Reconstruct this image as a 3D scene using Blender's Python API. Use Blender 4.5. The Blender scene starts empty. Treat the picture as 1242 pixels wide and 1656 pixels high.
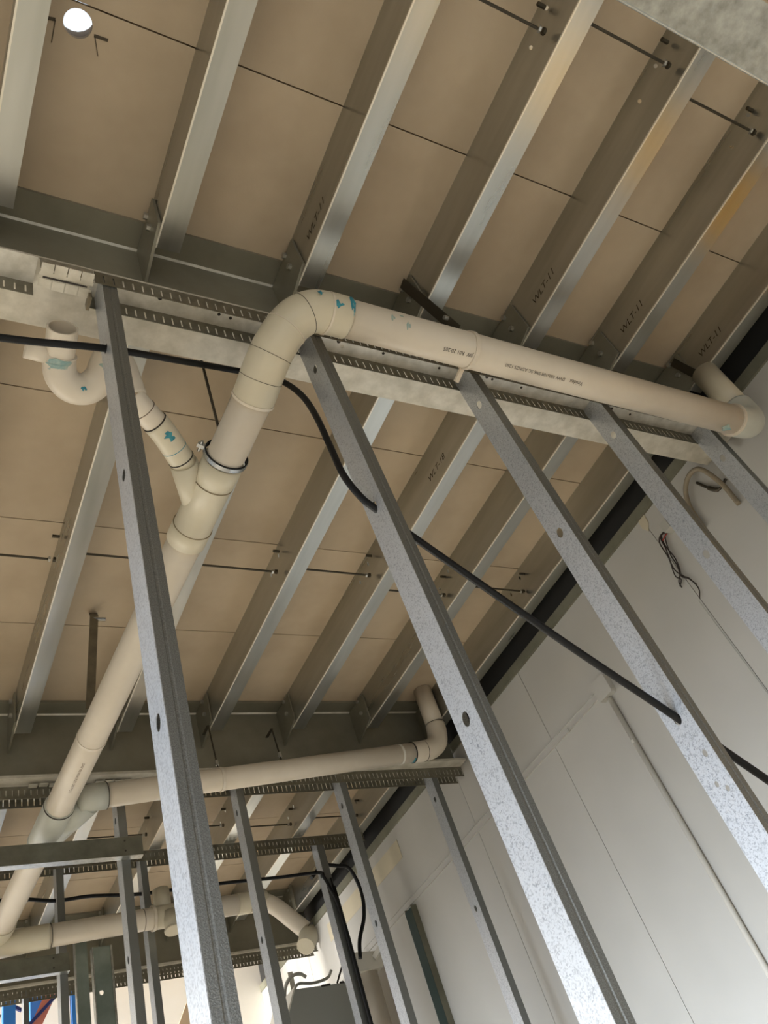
import bpy, bmesh, math, random
from mathutils import Vector, Matrix

random.seed(7)
SC = bpy.context.scene
COL = SC.collection
H = 1.5                      # eye height above the floor; z below is measured from the eye

# ------------------------------------------------------------------ camera
R = ((0.86176329, -0.41070977, -0.29779442),
     (0.11204636, 0.72659930, -0.67786361),
     (0.49478243, 0.55079119, 0.67217514))
cd = bpy.data.cameras.new('camera')
cam = bpy.data.objects.new('camera', cd)
COL.objects.link(cam)
cd.sensor_fit = 'HORIZONTAL'
cd.sensor_width = 36.0
cd.lens = 36.0 * 1367.6 / 1242.0
cd.clip_start = 0.02
m = Matrix.Identity(4)
for i in range(3):
    m[i][0] = R[0][i]
    m[i][1] = -R[1][i]
    m[i][2] = -R[2][i]
m[2][3] = H
cam.matrix_world = m
SC.camera = cam

# ------------------------------------------------------------------ world, daylight, exposure
w = bpy.data.worlds.new('sky')
SC.world = w
w.use_nodes = True
bg = w.node_tree.nodes['Background']
bg.inputs[0].default_value = (0.80, 0.90, 1.0, 1)
bg.inputs[1].default_value = 4.0


def area(name, loc, rot, sx, sy, power, col):
    l = bpy.data.lights.new(name, 'AREA')
    l.shape = 'RECTANGLE'
    l.size = sx
    l.size_y = sy
    l.energy = power
    l.color = col
    o = bpy.data.objects.new(name, l)
    COL.objects.link(o)
    o.location = loc
    o.rotation_euler = rot
    return o


# daylight falling in through the wide shopfront openings on the left and behind: sky light comes from above,
# so these two lean downwards and the ceiling is lit mostly by what the floor and walls throw back
def lean(deg, az):
    d = Vector((math.cos(az) * math.cos(deg), math.sin(az) * math.cos(deg), -math.sin(deg)))
    return d.to_track_quat('-Z', 'Y').to_euler()


dl = area('daylight_left', (-4.85, 2.6, 1.75), lean(math.radians(18), 0.0), 9.0, 2.5, 1500, (0.77, 0.87, 1.0))
dl.data.spread = math.radians(48)
db = area('daylight_behind', (-1.4, -3.85, 1.6), lean(math.radians(40), math.radians(90)), 5.0, 2.2, 480, (0.95, 0.97, 1.0))
db.data.spread = math.radians(95)
dr = area('back_wall_fill', (-4.8, 6.3, 1.6), lean(math.radians(-3), math.radians(14)), 0.8, 2.6, 1150, (1.0, 0.98, 0.95))  # unseen fill lamp added to whiten the back wall
dr.data.spread = math.radians(50)

SC.view_settings.view_transform = 'Standard'
SC.view_settings.look = 'None'
SC.view_settings.gamma = 1.0
SC.view_settings.use_curve_mapping = False
SC.view_settings.exposure = -1.45


# ------------------------------------------------------------------ materials
MATS = {}


def lin(c):
    return tuple(((v / 255.0) / 12.92) if v / 255.0 <= 0.04045 else (((v / 255.0) + 0.055) / 1.055) ** 2.4 for v in c) + (1,)


def mat(name, c1, c2=None, rough=0.6, metal=0.0, scale=8.0, detail=4.0, stretch=(1, 1, 1), bump=0.0,
        bscale=None, rvar=0.0, ramp=(0.35, 0.65), tex='noise', rand=0.0, spec=0.5):
    if name in MATS:
        return MATS[name]
    M = bpy.data.materials.new(name)
    M.use_nodes = True
    nt = M.node_tree
    N = nt.nodes
    L = nt.links
    b = N['Principled BSDF']
    b.inputs['Roughness'].default_value = rough
    b.inputs['Metallic'].default_value = metal
    b.inputs['Specular IOR Level'].default_value = spec
    c2 = c2 or c1
    geo = N.new('ShaderNodeNewGeometry')
    mp = N.new('ShaderNodeMapping')
    mp.inputs['Scale'].default_value = stretch
    L.new(geo.outputs['Position'], mp.inputs['Vector'])
    if tex == 'noise':
        t = N.new('ShaderNodeTexNoise')
        t.inputs['Scale'].default_value = scale
        t.inputs['Detail'].default_value = detail
        t.inputs['Roughness'].default_value = 0.6
        L.new(mp.outputs[0], t.inputs['Vector'])
        fac = t.outputs['Fac']
    else:                                   # galvanised spangle: voronoi cells broken up by noise
        v = N.new('ShaderNodeTexVoronoi')
        v.inputs['Scale'].default_value = scale
        L.new(mp.outputs[0], v.inputs['Vector'])
        sx = N.new('ShaderNodeSeparateColor')
        L.new(v.outputs['Color'], sx.inputs[0])
        t = N.new('ShaderNodeTexNoise')
        t.inputs['Scale'].default_value = scale * 0.35
        t.inputs['Detail'].default_value = 5
        L.new(mp.outputs[0], t.inputs['Vector'])
        mx = N.new('ShaderNodeMath')
        mx.operation = 'MULTIPLY_ADD'
        mx.inputs[1].default_value = 0.42
        L.new(sx.outputs[0], mx.inputs[0])
        mm = N.new('ShaderNodeMath')
        mm.operation = 'MULTIPLY'
        mm.inputs[1].default_value = 0.62
        L.new(t.outputs['Fac'], mm.inputs[0])
        L.new(mm.outputs[0], mx.inputs[2])
        fac = mx.outputs[0]
    r = N.new('ShaderNodeValToRGB')
    r.color_ramp.elements[0].position = ramp[0]
    r.color_ramp.elements[1].position = ramp[1]
    r.color_ramp.elements[0].color = lin(c1)
    r.color_ramp.elements[1].color = lin(c2)
    L.new(fac, r.inputs[0])
    colout = r.outputs[0]
    if rand:
        oi = N.new('ShaderNodeObjectInfo')
        mr = N.new('ShaderNodeMapRange')
        mr.inputs[3].default_value = 1 - rand
        mr.inputs[4].default_value = 1 + rand
        L.new(oi.outputs['Random'], mr.inputs[0])
        hv = N.new('ShaderNodeHueSaturation')
        L.new(mr.outputs[0], hv.inputs['Value'])
        L.new(colout, hv.inputs['Color'])
        colout = hv.outputs[0]
    L.new(colout, b.inputs['Base Color'])
    if rvar:
        mr = N.new('ShaderNodeMapRange')
        mr.inputs[3].default_value = max(0.05, rough - rvar)
        mr.inputs[4].default_value = min(1, rough + rvar)
        L.new(fac, mr.inputs[0])
        L.new(mr.outputs[0], b.inputs['Roughness'])
    if bump:
        t2 = N.new('ShaderNodeTexNoise')
        t2.inputs['Scale'].default_value = bscale or scale * 4
        t2.inputs['Detail'].default_value = 3
        L.new(geo.outputs['Position'], t2.inputs['Vector'])
        bp = N.new('ShaderNodeBump')
        bp.inputs['Strength'].default_value = bump
        bp.inputs['Distance'].default_value = 0.002
        L.new(t2.outputs['Fac'], bp.inputs['Height'])
        L.new(bp.outputs[0], b.inputs['Normal'])
    MATS[name] = M
    return M


BOARD = mat('fibre_cement_board', (172, 155, 132), (186, 169, 145), rough=0.9, scale=2.2, bump=0.15, bscale=120, rand=0.05, spec=0.2)
DECK = mat('deck_over_boards', (120, 100, 76), rough=0.9)
JOIST = mat('joist_galvanised_steel', (168, 168, 160), (196, 196, 190), rough=0.30, metal=0.92, scale=5, stretch=(1, 0.12, 1), rvar=0.1)
GALV = mat('stud_galvanised_steel', (146, 150, 157), (194, 197, 201), rough=0.38, metal=0.65, scale=380, tex='spangle', ramp=(0.20, 0.54), rvar=0.1)
GALV2 = mat('track_galvanised_steel', (150, 150, 143), (188, 188, 182), rough=0.36, metal=0.88, scale=60, ramp=(0.3, 0.7), rvar=0.1)
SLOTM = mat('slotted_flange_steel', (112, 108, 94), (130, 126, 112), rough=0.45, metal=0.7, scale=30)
EDGE = mat('painted_edge_glint', (226, 219, 202), rough=0.35, metal=0.3)
GAP_SHADE = mat('painted_gap_shade', (26, 25, 22), rough=0.8)
OLDR = mat('old_render', (186, 176, 152), (194, 184, 160), rough=0.9, scale=4)
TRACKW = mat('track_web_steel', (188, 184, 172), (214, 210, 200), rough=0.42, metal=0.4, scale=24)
FLANGE = mat('stud_knurled_flange', (112, 114, 112), (138, 140, 138), rough=0.42, metal=0.75, scale=500, ramp=(0.4, 0.6), bump=0.25, bscale=420)
BEAM = mat('beam_primer_grey', (128, 124, 108), (148, 144, 128), rough=0.45, metal=0.45, scale=3, detail=6)
BEAMU = mat('beam_galvanised_flange', (182, 176, 160), (212, 206, 192), rough=0.5, metal=0.3, scale=14, detail=6)
ROD = mat('dark_threaded_rod', (70, 64, 52), rough=0.5, metal=0.6)
BOLT = mat('zinc_bolt', (190, 188, 180), rough=0.3, metal=0.8)
PVC = mat('white_pvc', (198, 186, 167), (207, 196, 178), rough=0.38, scale=4)
PVCF = mat('cream_pvc_fitting', (190, 180, 156), (198, 189, 166), rough=0.4, scale=5)
PVCG = mat('grey_white_pvc_fitting', (176, 176, 164), (188, 188, 176), rough=0.42, scale=6)
INK = mat('dark_ink', (46, 40, 34), rough=0.8)
JOINT = mat('solvent_joint_line', (140, 126, 100), rough=0.7)
INKP = mat('pipe_print_ink', (96, 78, 60), rough=0.8)
MARK = mat('black_marker', (70, 61, 46), rough=0.8)
BLUE = mat('blue_solvent_primer', (34, 108, 124), (60, 140, 150), rough=0.6, scale=60)
TEAL = mat('smeared_blue_primer', (120, 150, 146), (165, 172, 158), rough=0.6, scale=40)
RUBBER = mat('black_cable_sheath', (8, 8, 8), rough=0.55, spec=0.3)
CLAMP = mat('zinc_clamp_band', (180, 182, 182), rough=0.25, metal=0.85)
WALLP = mat('painted_wall_panel', (174, 171, 164), (182, 179, 172), rough=0.75, scale=1.3, detail=3)
WALLB = mat('wall_substrate', (150, 140, 120), rough=0.9)
WHITE = mat('white_painted_wall', (236, 232, 222), (241, 238, 230), rough=0.85, scale=1.5)
GREYTRIM = mat('grey_green_steel_trim', (104, 102, 86), (120, 118, 102), rough=0.6, metal=0.2, scale=6)
CONDUIT = mat('white_conduit', (205, 200, 188), rough=0.5)
GREYPVC = mat('grey_conduit', (172, 170, 162), rough=0.5)
BROWNC = mat('brown_grey_conduit', (128, 116, 96), rough=0.6)
FLOORM = mat('site_floor', (152, 138, 115), (164, 149, 126), rough=0.85, scale=2)
GROUNDM = mat('outside_ground', (150, 146, 138), rough=0.9)
REDW = mat('red_wire', (150, 40, 30), rough=0.5)
BLKW = mat('black_wire', (40, 30, 24), rough=0.6)
RACKB = mat('blue_rack_paint', (52, 124, 206), rough=0.45)
RACKN = mat('navy_brace_paint', (50, 60, 120), rough=0.45)
RACKO = mat('orange_red_beam_paint', (236, 146, 122), rough=0.5)
CABINET = mat('grey_cabinet_paint', (140, 141, 136), rough=0.5)
PLY = mat('raw_plywood', (232, 204, 170), rough=0.85, scale=3)
DGREEN = mat('dark_green_channel', (52, 66, 62), rough=0.45, metal=0.3)
JAMB = mat('jamb_galvanised_steel', (120, 130, 122), (136, 146, 138), rough=0.4, metal=0.6, scale=8)
HEADG = mat('header_galvanised_steel', (128, 128, 120), (172, 172, 164), rough=0.5, metal=0.6, scale=38, ramp=(0.3, 0.72))
YELLOW = mat('added_upright_yellow', (236, 172, 24), rough=0.5)
RAILM = mat('rail_galvanised_steel', (104, 104, 92), (122, 122, 110), rough=0.42, metal=0.7, scale=14)
STRAP = mat('dull_steel_strap', (104, 96, 78), (122, 112, 92), rough=0.5, metal=0.5, scale=20)


# ------------------------------------------------------------------ geometry helpers
class MB:
    """collects faces in eye coordinates and links them as one mesh object"""

    def __init__(s):
        s.v = []
        s.f = []

    def quad(s, *p):
        n = len(s.v)
        s.v += [tuple(q) for q in p]
        s.f.append(tuple(range(n, n + len(p))))

    def box(s, x0, x1, y0, y1, z0, z1):
        n = len(s.v)
        s.v += [(x0, y0, z0), (x1, y0, z0), (x1, y1, z0), (x0, y1, z0), (x0, y0, z1), (x1, y0, z1), (x1, y1, z1), (x0, y1, z1)]
        s.f += [tuple(n + k for k in q) for q in ((0, 3, 2, 1), (4, 5, 6, 7), (0, 1, 5, 4), (1, 2, 6, 5), (2, 3, 7, 6), (3, 0, 4, 7))]
        return s

    def bar(s, a, b, wx, wy, up=(0, 0, 1)):
        """rectangular bar from a to b; wx is the width across `up`, wy along it"""
        a, b = Vector(a), Vector(b)
        d = (b - a).normalized()
        u = Vector(up)
        e = d.cross(u)
        if e.length < 1e-5:
            e = d.cross(Vector((0, 1, 0)))
        e.normalize()
        g = e.cross(d).normalized()
        n = len(s.v)
        for p in (a, b):
            for i, j in ((-1, -1), (1, -1), (1, 1), (-1, 1)):
                s.v.append(tuple(p + e * wx / 2 * i + g * wy / 2 * j))
        s.f += [tuple(n + k for k in q) for q in ((3, 2, 1, 0), (4, 5, 6, 7), (0, 1, 5, 4), (1, 2, 6, 5), (2, 3, 7, 6), (3, 0, 4, 7))]
        return s

    def tube(s, pts, r, n=24, caps=True, inner=None):
        """swept tube with parallel transport; r may be a number or a list"""
        P = [Vector(p) for p in pts]
        rr = r if isinstance(r, (list, tuple)) else [r] * len(P)
        T = []
        for i in range(len(P)):
            a = P[max(0, i - 1)]
            b = P[min(len(P) - 1, i + 1)]
            d = b - a
            if d.length < 1e-7:
                d = T[-1] if T else Vector((0, 0, 1))
            T.append(d.normalized())
        u = T[0].orthogonal().normalized()
        base = len(s.v)
        for i, p in enumerate(P):
            if i:
                u = u - T[i] * u.dot(T[i])
                u.normalize()
            q = T[i].cross(u)
            for k in range(n):
                a = 2 * math.pi * k / n
                s.v.append(tuple(p + (u * math.cos(a) + q * math.sin(a)) * rr[i]))
        for i in range(len(P) - 1):
            for k in range(n):
                k2 = (k + 1) % n
                s.f.append((base + i * n + k, base + i * n + k2, base + (i + 1) * n + k2, base + (i + 1) * n + k))
        if caps:
            s.f.append(tuple(base + k for k in range(n - 1, -1, -1)))
            s.f.append(tuple(base + (len(P) - 1) * n + k for k in range(n)))
        return s

    def cyl(s, a, b, r, n=20):
        return s.tube([a, b], r, n)

    def ring(s, c, axis, r0, r1, w, n=28):
        """a band: square-section ring around axis at c"""
        c = Vector(c)
        d = Vector(axis).normalized()
        u = d.orthogonal().normalized()
        q = d.cross(u)
        base = len(s.v)
        for k in range(n):
            a = 2 * math.pi * k / n
            e = u * math.cos(a) + q * math.sin(a)
            for (rad, off) in ((r0, -w / 2), (r1, -w / 2), (r1, w / 2), (r0, w / 2)):
                s.v.append(tuple(c + e * rad + d * off))
        for k in range(n):
            k2 = (k + 1) % n
            for j in range(4):
                j2 = (j + 1) % 4
                s.f.append((base + k * 4 + j, base + k * 4 + j2, base + k2 * 4 + j2, base + k2 * 4 + j))
        return s

    def prism(s, poly, axis, t0, t1):
        """poly = list of 2D points in the plane normal to axis ('x': (y,z), 'y': (x,z), 'z': (x,y))"""
        def mk(p, t):
            return (t, p[0], p[1]) if axis == 'x' else ((p[0], t, p[1]) if axis == 'y' else (p[0], p[1], t))
        n = len(s.v)
        k = len(poly)
        s.v += [mk(p, t0) for p in poly] + [mk(p, t1) for p in poly]
        s.f.append(tuple(n + i for i in range(k - 1, -1, -1)))
        s.f.append(tuple(n + k + i for i in range(k)))
        for i in range(k):
            j = (i + 1) % k
            s.f.append((n + i, n + j, n + k + j, n + k + i))
        return s

    def build(s, name, material, parent=None, org=None, smooth=False, recalc=True):
        o0 = Vector(org) if org is not None else (parent['_o'] if parent is not None and '_o' in parent else Vector((0, 0, 0)))
        o0 = Vector(o0)
        me = bpy.data.meshes.new(name)
        me.from_pydata([(v[0] - o0.x, v[1] - o0.y, v[2] - o0.z) for v in s.v], [], s.f)
        if recalc:
            bm = bmesh.new()
            bm.from_mesh(me)
            bmesh.ops.recalc_face_normals(bm, faces=bm.faces)
            bm.to_mesh(me)
            bm.free()
        if smooth:
            me.polygons.foreach_set('use_smooth', [len(p.vertices) == 4 for p in me.polygons])
        me.materials.append(material)
        return link(name, me, parent, o0)


ORG = {}


def link(name, me, parent, o0):
    o = bpy.data.objects.new(name, me)
    COL.objects.link(o)
    if parent is not None:
        o.parent = parent
        po = ORG[parent.name]
        o.location = o0 - po
    else:
        o.location = (o0.x, o0.y, o0.z + H)
    ORG[o.name] = Vector(o0)
    return o


def thing(name, label, cat, org, group=None):
    o = bpy.data.objects.new(name, None)
    COL.objects.link(o)
    o.empty_display_size = 0.05
    o.location = (org[0], org[1], org[2] + H)
    ORG[o.name] = Vector(org)
    o['label'] = label
    o['category'] = cat
    if group:
        o['group'] = group
    return o


def part(mb, name, material, parent, smooth=False):
    return mb.build(name, material, parent, ORG[parent.name], smooth)


def tag(o, label, cat, group=None):
    o['label'] = label
    o['category'] = cat
    if group:
        o['group'] = group
    return o


def struct(mb, name, material, parent=None):
    o = mb.build(name, material, parent, (0, 0, 0) if parent is None else ORG[parent.name])
    if parent is None:
        o['kind'] = 'structure'
    return o


def share(src, name, parent, loc):
    """another object on the same mesh; loc in eye coordinates"""
    o = bpy.data.objects.new(name, src.data)
    COL.objects.link(o)
    o.parent = parent
    o.location = Vector(loc) - ORG[parent.name]
    ORG[o.name] = Vector(loc)
    return o


def hole_plate(u0, u1, v0, v1, holes, thick, conv, n=20):
    """flat sheet u0..u1 x v0..v1 with oval holes (u,v,ru,rv); conv maps (u,v,t) to a point; returns an MB"""
    mb = MB()
    holes = sorted(holes)
    cells = []
    cur = u0
    for i, (hu, hv, ru, rv) in enumerate(holes):
        a = max(cur, hu - ru * 1.6)
        b = min(u1, hu + ru * 1.6)
        if i + 1 < len(holes):
            b = min(b, (hu + holes[i + 1][0]) / 2)
        if a > cur + 1e-6:
            cells.append((cur, a, None))
        cells.append((a, b, (hu, hv, ru, rv)))
        cur = b
    if cur < u1 - 1e-6:
        cells.append((cur, u1, None))
    for t, flip in ((0.0, False), (thick, True)):
        for a, b, h in cells:
            if h is None:
                p = [conv(a, v0, t), conv(b, v0, t), conv(b, v1, t), conv(a, v1, t)]
                mb.quad(*(p[::-1] if flip else p))
                continue
            hu, hv, ru, rv = h
            ang = [2 * math.pi * k / n for k in range(n)]
            ang += [math.atan2(y - hv, x - hu) % (2 * math.pi) for x in (a, b) for y in (v0, v1)]
            ang = sorted(set(round(x, 6) for x in ang))
            inn, out = [], []
            for g in ang:
                c, s_ = math.cos(g), math.sin(g)
                q = 1.0 / math.sqrt((c / ru) ** 2 + (s_ / rv) ** 2)
                inn.append((hu + c * q, hv + s_ * q))
                ks = []
                if c > 1e-9:
                    ks.append((b - hu) / c)
                if c < -1e-9:
                    ks.append((a - hu) / c)
                if s_ > 1e-9:
                    ks.append((v1 - hv) / s_)
                if s_ < -1e-9:
                    ks.append((v0 - hv) / s_)
                k = min(ks)
                out.append((hu + c * k, hv + s_ * k))
            for i in range(len(ang)):
                j = (i + 1) % len(ang)
                p = [conv(*inn[i], t), conv(*out[i], t), conv(*out[j], t), conv(*inn[j], t)]
                mb.quad(*(p[::-1] if flip else p))
                if not flip:
                    mb.quad(conv(*inn[i], 0), conv(*inn[j], 0), conv(*inn[j], thick), conv(*inn[i], thick))
    for (a, b, c, d) in ((u0, v0, u1, v0), (u1, v0, u1, v1), (u1, v1, u0, v1), (u0, v1, u0, v0)):
        mb.quad(conv(a, b, 0), conv(c, d, 0), conv(c, d, thick), conv(a, b, thick))
    return mb


def text_flat(body, size, shear=0.0):
    cu = bpy.data.curves.new('lettering', 'FONT')
    cu.body = body
    cu.size = size
    cu.shear = shear
    cu.resolution_u = 2
    ob = bpy.data.objects.new('lettering', cu)
    COL.objects.link(ob)
    dg = bpy.context.evaluated_depsgraph_get()
    ev = ob.evaluated_get(dg)
    me = ev.to_mesh()
    V = [tuple(v.co) for v in me.vertices]
    F = [tuple(p.vertices) for p in me.polygons]
    ev.to_mesh_clear()
    bpy.data.objects.remove(ob)
    bpy.data.curves.remove(cu)
    return V, F


def bez(p, n=8):
    """smooth polyline through the control points (Catmull-Rom)"""
    P = [Vector(q) for q in p]
    P = [P[0] * 2 - P[1]] + P + [P[-1] * 2 - P[-2]]
    out = []
    for i in range(1, len(P) - 2):
        for k in range(n):
            t = k / n
            a, b, c, d = P[i - 1], P[i], P[i + 1], P[i + 2]
            out.append(0.5 * ((2 * b) + (c - a) * t + (2 * a - 5 * b + 4 * c - d) * t * t + (3 * b - a - 3 * c + d) * t ** 3))
    out.append(P[-2])
    return out


# ------------------------------------------------------------------ room shell
XR, XL, YB, YF = 2.95, -5.0, 6.95, -4.0
ZP, ZJ = 2.536, 2.344          # underside of the boards, underside of the joists
FLR = -H

struct(MB().box(XL - 0.2, XR + 0.25, YF - 0.2, YB + 0.2, FLR - 0.15, FLR), 'floor', FLOORM)
struct(MB().box(-40, XL - 0.2, -30, 40, FLR - 0.25, FLR - 0.1), 'ground', GROUNDM)
struct(MB().box(XL - 0.2, XR + 0.25, YB, YB + 0.2, FLR, 2.9), 'wall_back', WHITE)
wl = MB()
wl.box(XL - 0.2, XL, YF, YB, 1.75, 2.9)
for y0, y1 in ((YF, -2.4), (6.7, YB)):
    wl.box(XL - 0.2, XL, y0, y1, FLR, 1.75)
struct(wl, 'wall_left', WHITE)
wf = MB()
wf.box(XL - 0.2, XR + 0.25, YF - 0.2, YF, 1.35, 2.9)
wf.box(XL - 0.2, -4.3, YF - 0.2, YF, FLR, 1.35)
wf.box(1.5, XR + 0.25, YF - 0.2, YF, FLR, 1.35)
struct(wf, 'wall_front', WHITE)

# right hand wall: substrate, separate painted panels, seams between them
wr = struct(MB().box(XR + 0.012, XR + 0.25, YF, YB, FLR, 2.296), 'wall_right', WALLB)
struct(MB().box(XR + 0.012, XR + 0.25, YF, YB, 2.296, 2.55), 'gap_shade_strip', GAP_SHADE)  # near-black colour stands in for the shade beside the last joist
seams = [YF, -0.55, 0.55, 1.68, 2.82, 3.63, 4.86, 6.0, YB]
for a, b in zip(seams[:-1], seams[1:]):
    mb = MB().box(XR, XR + 0.012, a + 0.0015, b - 0.0015, FLR + 0.01, 2.243)
    part(mb, 'panel', WALLP, wr)
struct(MB().box(XR - 0.012, XR + 0.012, YF, YB, 2.243, 2.296), 'trim_1', GREYTRIM)

struct(MB().box(XR - 0.02, XR - 0.0005, 0.27, 0.60, FLR, 2.24), 'unseen_yellow_upright', YELLOW)  # unseen upright added so the joist undersides reflect its yellow

# ------------------------------------------------------------------ ceiling: deck with separate fibre cement boards under it
HX, HY, HR = 0.256, 0.606, 0.0355
ceil = hole_plate(XL - 0.2, XR + 0.25, YF - 0.2, YB + 0.2, [(HX, HY, 0.05, 0.05)], 0.10,
                  lambda u, v, t: (u, v, ZP + 0.018 + t)).build('ceiling', DECK, None, (0, 0, 0))
ceil['kind'] = 'structure'
J0 = 0.557 - 0.594 * 3
rows = []
y = J0
while y < 6.6:
    rows.append(y)
    y += 0.594
xj = [0.103 + 0.449 * k for k in range(-4, 8)]
for i, y0 in enumerate(rows):
    cuts = [xj[0] + 0.035, xj[5 if i % 2 else 3] + 0.035, xj[9 if i % 2 else 8] + 0.035, XR + 0.01]
    for a, b in zip(cuts[:-1], cuts[1:]):
        g = 0.0022
        hs = []
        if a < HX < b and y0 < HY < y0 + 0.594:
            hs = [(HX, HY, HR, HR)]
        mb = hole_plate(a + 0.001, b - 0.001, y0 + g, y0 + 0.594 - g, hs, 0.0175,
                        lambda u, v, t: (u, v, ZP + t), n=28)
        part(mb, 'board', BOARD, ceil)
# torn paper around the drilled hole
for (xa, ya, xb, yb_, wd) in ((0.184, 0.619, 0.203, 0.616, 0.008), (0.203, 0.617, 0.204, 0.672, 0.002), (0.299, 0.619, 0.334, 0.618, 0.008), (0.301, 0.62, 0.318, 0.664, 0.002)):
    mb = MB().bar((xa, ya, ZP - 0.001), (xb, yb_, ZP - 0.001), wd, 0.002)
    part(mb, 'crack_mark', MARK, ceil)

# ------------------------------------------------------------------ steel beams
BEAMS = [(1.07, 'first heavy steel beam, nearest, above the long white drain pipe'),
         (3.471, 'second heavy steel beam, above the pipe with the upturned elbow'),
         (5.77, 'third heavy steel beam, farthest, in front of the white back wall')]
ORDW = ['first', 'second', 'third', 'fourth', 'fifth', 'sixth', 'seventh']
ZF = 2.132
plate0 = bolt0 = None
for yb, lab in BEAMS:
    t = thing('steel_beam', lab, 'beam', (-1.0, yb + 0.0975, ZF))
    part(MB().box(XL, XR - 0.02, yb, yb + 0.195, ZF, ZF + 0.013), 'bottom_flange', BEAMU, t)
    part(MB().box(XL, XR - 0.02, yb, yb + 0.195, ZP - 0.014, ZP - 0.001), 'top_flange', BEAM, t)
    part(MB().box(XL, XR - 0.02, yb + 0.093, yb + 0.102, ZF + 0.013, ZP - 0.014), 'web', BEAM, t)
    part(MB().prism([(yb + 0.093, ZP - 0.014), (yb + 0.087, ZP - 0.014), (yb + 0.093, ZP - 0.021)], 'x', XL, XR - 0.02), 'weld_bead', BEAMU, t)
    for k in range(7):
        X = 0.103 + 0.449 * k
        for sgn in (-1, 1):
            if sgn < 0:
                poly = [(yb - 0.085, ZP - 0.02), (yb - 0.085, ZJ + 0.012), (yb + 0.093, ZJ - 0.03), (yb + 0.093, ZP - 0.02)]
            else:
                poly = [(yb + 0.102, ZP - 0.02), (yb + 0.102, ZJ - 0.03), (yb + 0.28, ZJ + 0.012), (yb + 0.28, ZP - 0.02)]
            fp = part(MB().prism(poly, 'x', X - 0.0105, X - 0.0015), 'cleat_plate', BEAM, t)
            for zz in (2.505, 2.43):
                yy = yb - 0.03 if sgn < 0 else yb + 0.225
                part(MB().cyl((X - 0.022, yy, zz), (X - 0.0105, yy, zz), 0.0105, 6), 'bolt', BOLT, fp)

# ------------------------------------------------------------------ floor joists
def joist(X, y0, y1, label, text=None, ty=0.0, group=None, holes=()):
    t = thing('floor_joist', label, 'joist', (X, (y0 + y1) / 2, ZJ), group)
    wv = hole_plate(y0, y1, ZJ, ZP, [(h, z, 0.006, 0.011) for h, z in holes], 0.0016, lambda u, v, q: (X + q, u, v))
    wo = part(wv, 'web', JOIST, t)
    part(MB().box(X + 0.0016, X + 0.069, y0, y1, ZJ, ZJ + 0.0018), 'bottom_flange', JOIST, t)
    part(MB().box(X + 0.0016, X + 0.069, y0, y1, ZP - 0.0018, ZP - 0.0002), 'top_flange', JOIST, t)
    part(MB().box(X + 0.0675, X + 0.069, y0, y1, ZJ + 0.0018, ZJ + 0.018), 'lip', JOIST, t)
    # narrow pale strip: the bend's highlight painted along the web side of the flange
    part(MB().box(X - 0.0026, X + 0.0022, y0, y1, ZJ - 0.0018, ZJ + 0.0038), 'edge_glint', EDGE, t)
    if text:
        V, F = text_flat(text, 0.041, 0.3)
        mb = MB()
        mb.v = [(X - 0.0008, ty - v[0], ZJ + 0.055 + v[1]) for v in V]
        mb.f = F
        part(mb, 'handwriting', MARK, wo)
    return t


bays = [(-1.18, 1.055, 'near bay overhead'), (1.275, 3.455, 'middle bay between the first two beams'), (3.676, 5.755, 'far bay before the third beam')]
vis = [range(0, 7), range(1, 7), range(2, 7)]
marks = {(0, 2): ('WLT-11', 0.935), (0, 4): ('WLT-11', 0.92), (0, 5): ('WLT-11', 0.93), (0, 6): ('WLT-11', 0.93), (1, 4): ('WLT-18', 1.78)}
RODS = [[(1.008, 1.442, 0.145), (1.46, 1.89, 0.075), (1.91, 2.348, 0.128), (2.36, 2.797, 0.07)],
        [(0.11, 0.545, 2.41), (0.555, 0.994, 2.37), (1.004, 1.442, 2.377), (1.452, 1.89, 2.35), (1.905, 2.348, 2.44), (2.355, 2.797, 2.37)],
        [(1.004, 1.442, 4.56), (1.452, 1.89, 4.52), (1.905, 2.348, 4.57), (2.355, 2.797, 4.52)]]
for bi, (y0, y1, bl) in enumerate(bays):
    vk = list(vis[bi])
    for k in range(-2, 7):
        X = 0.103 + 0.449 * k
        hy = RODS[bi][0][2]
        if k in vk:
            side = ORDW[vk.index(k)]
            tx = marks.get((bi, k))
            joist(X, y0, y1, f'{side} galvanised floor joist from the left in the {bl}', tx[0] if tx else None, tx[1] if tx else 0.0,
                  holes=[(hy - 0.05, 2.49), (hy + 0.055, 2.47)])
        elif k >= -1:
            joist(X, y0, y1, f'joist of the {bl}, {ORDW[vk[0] - 1 - k]} past the left edge')

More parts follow.
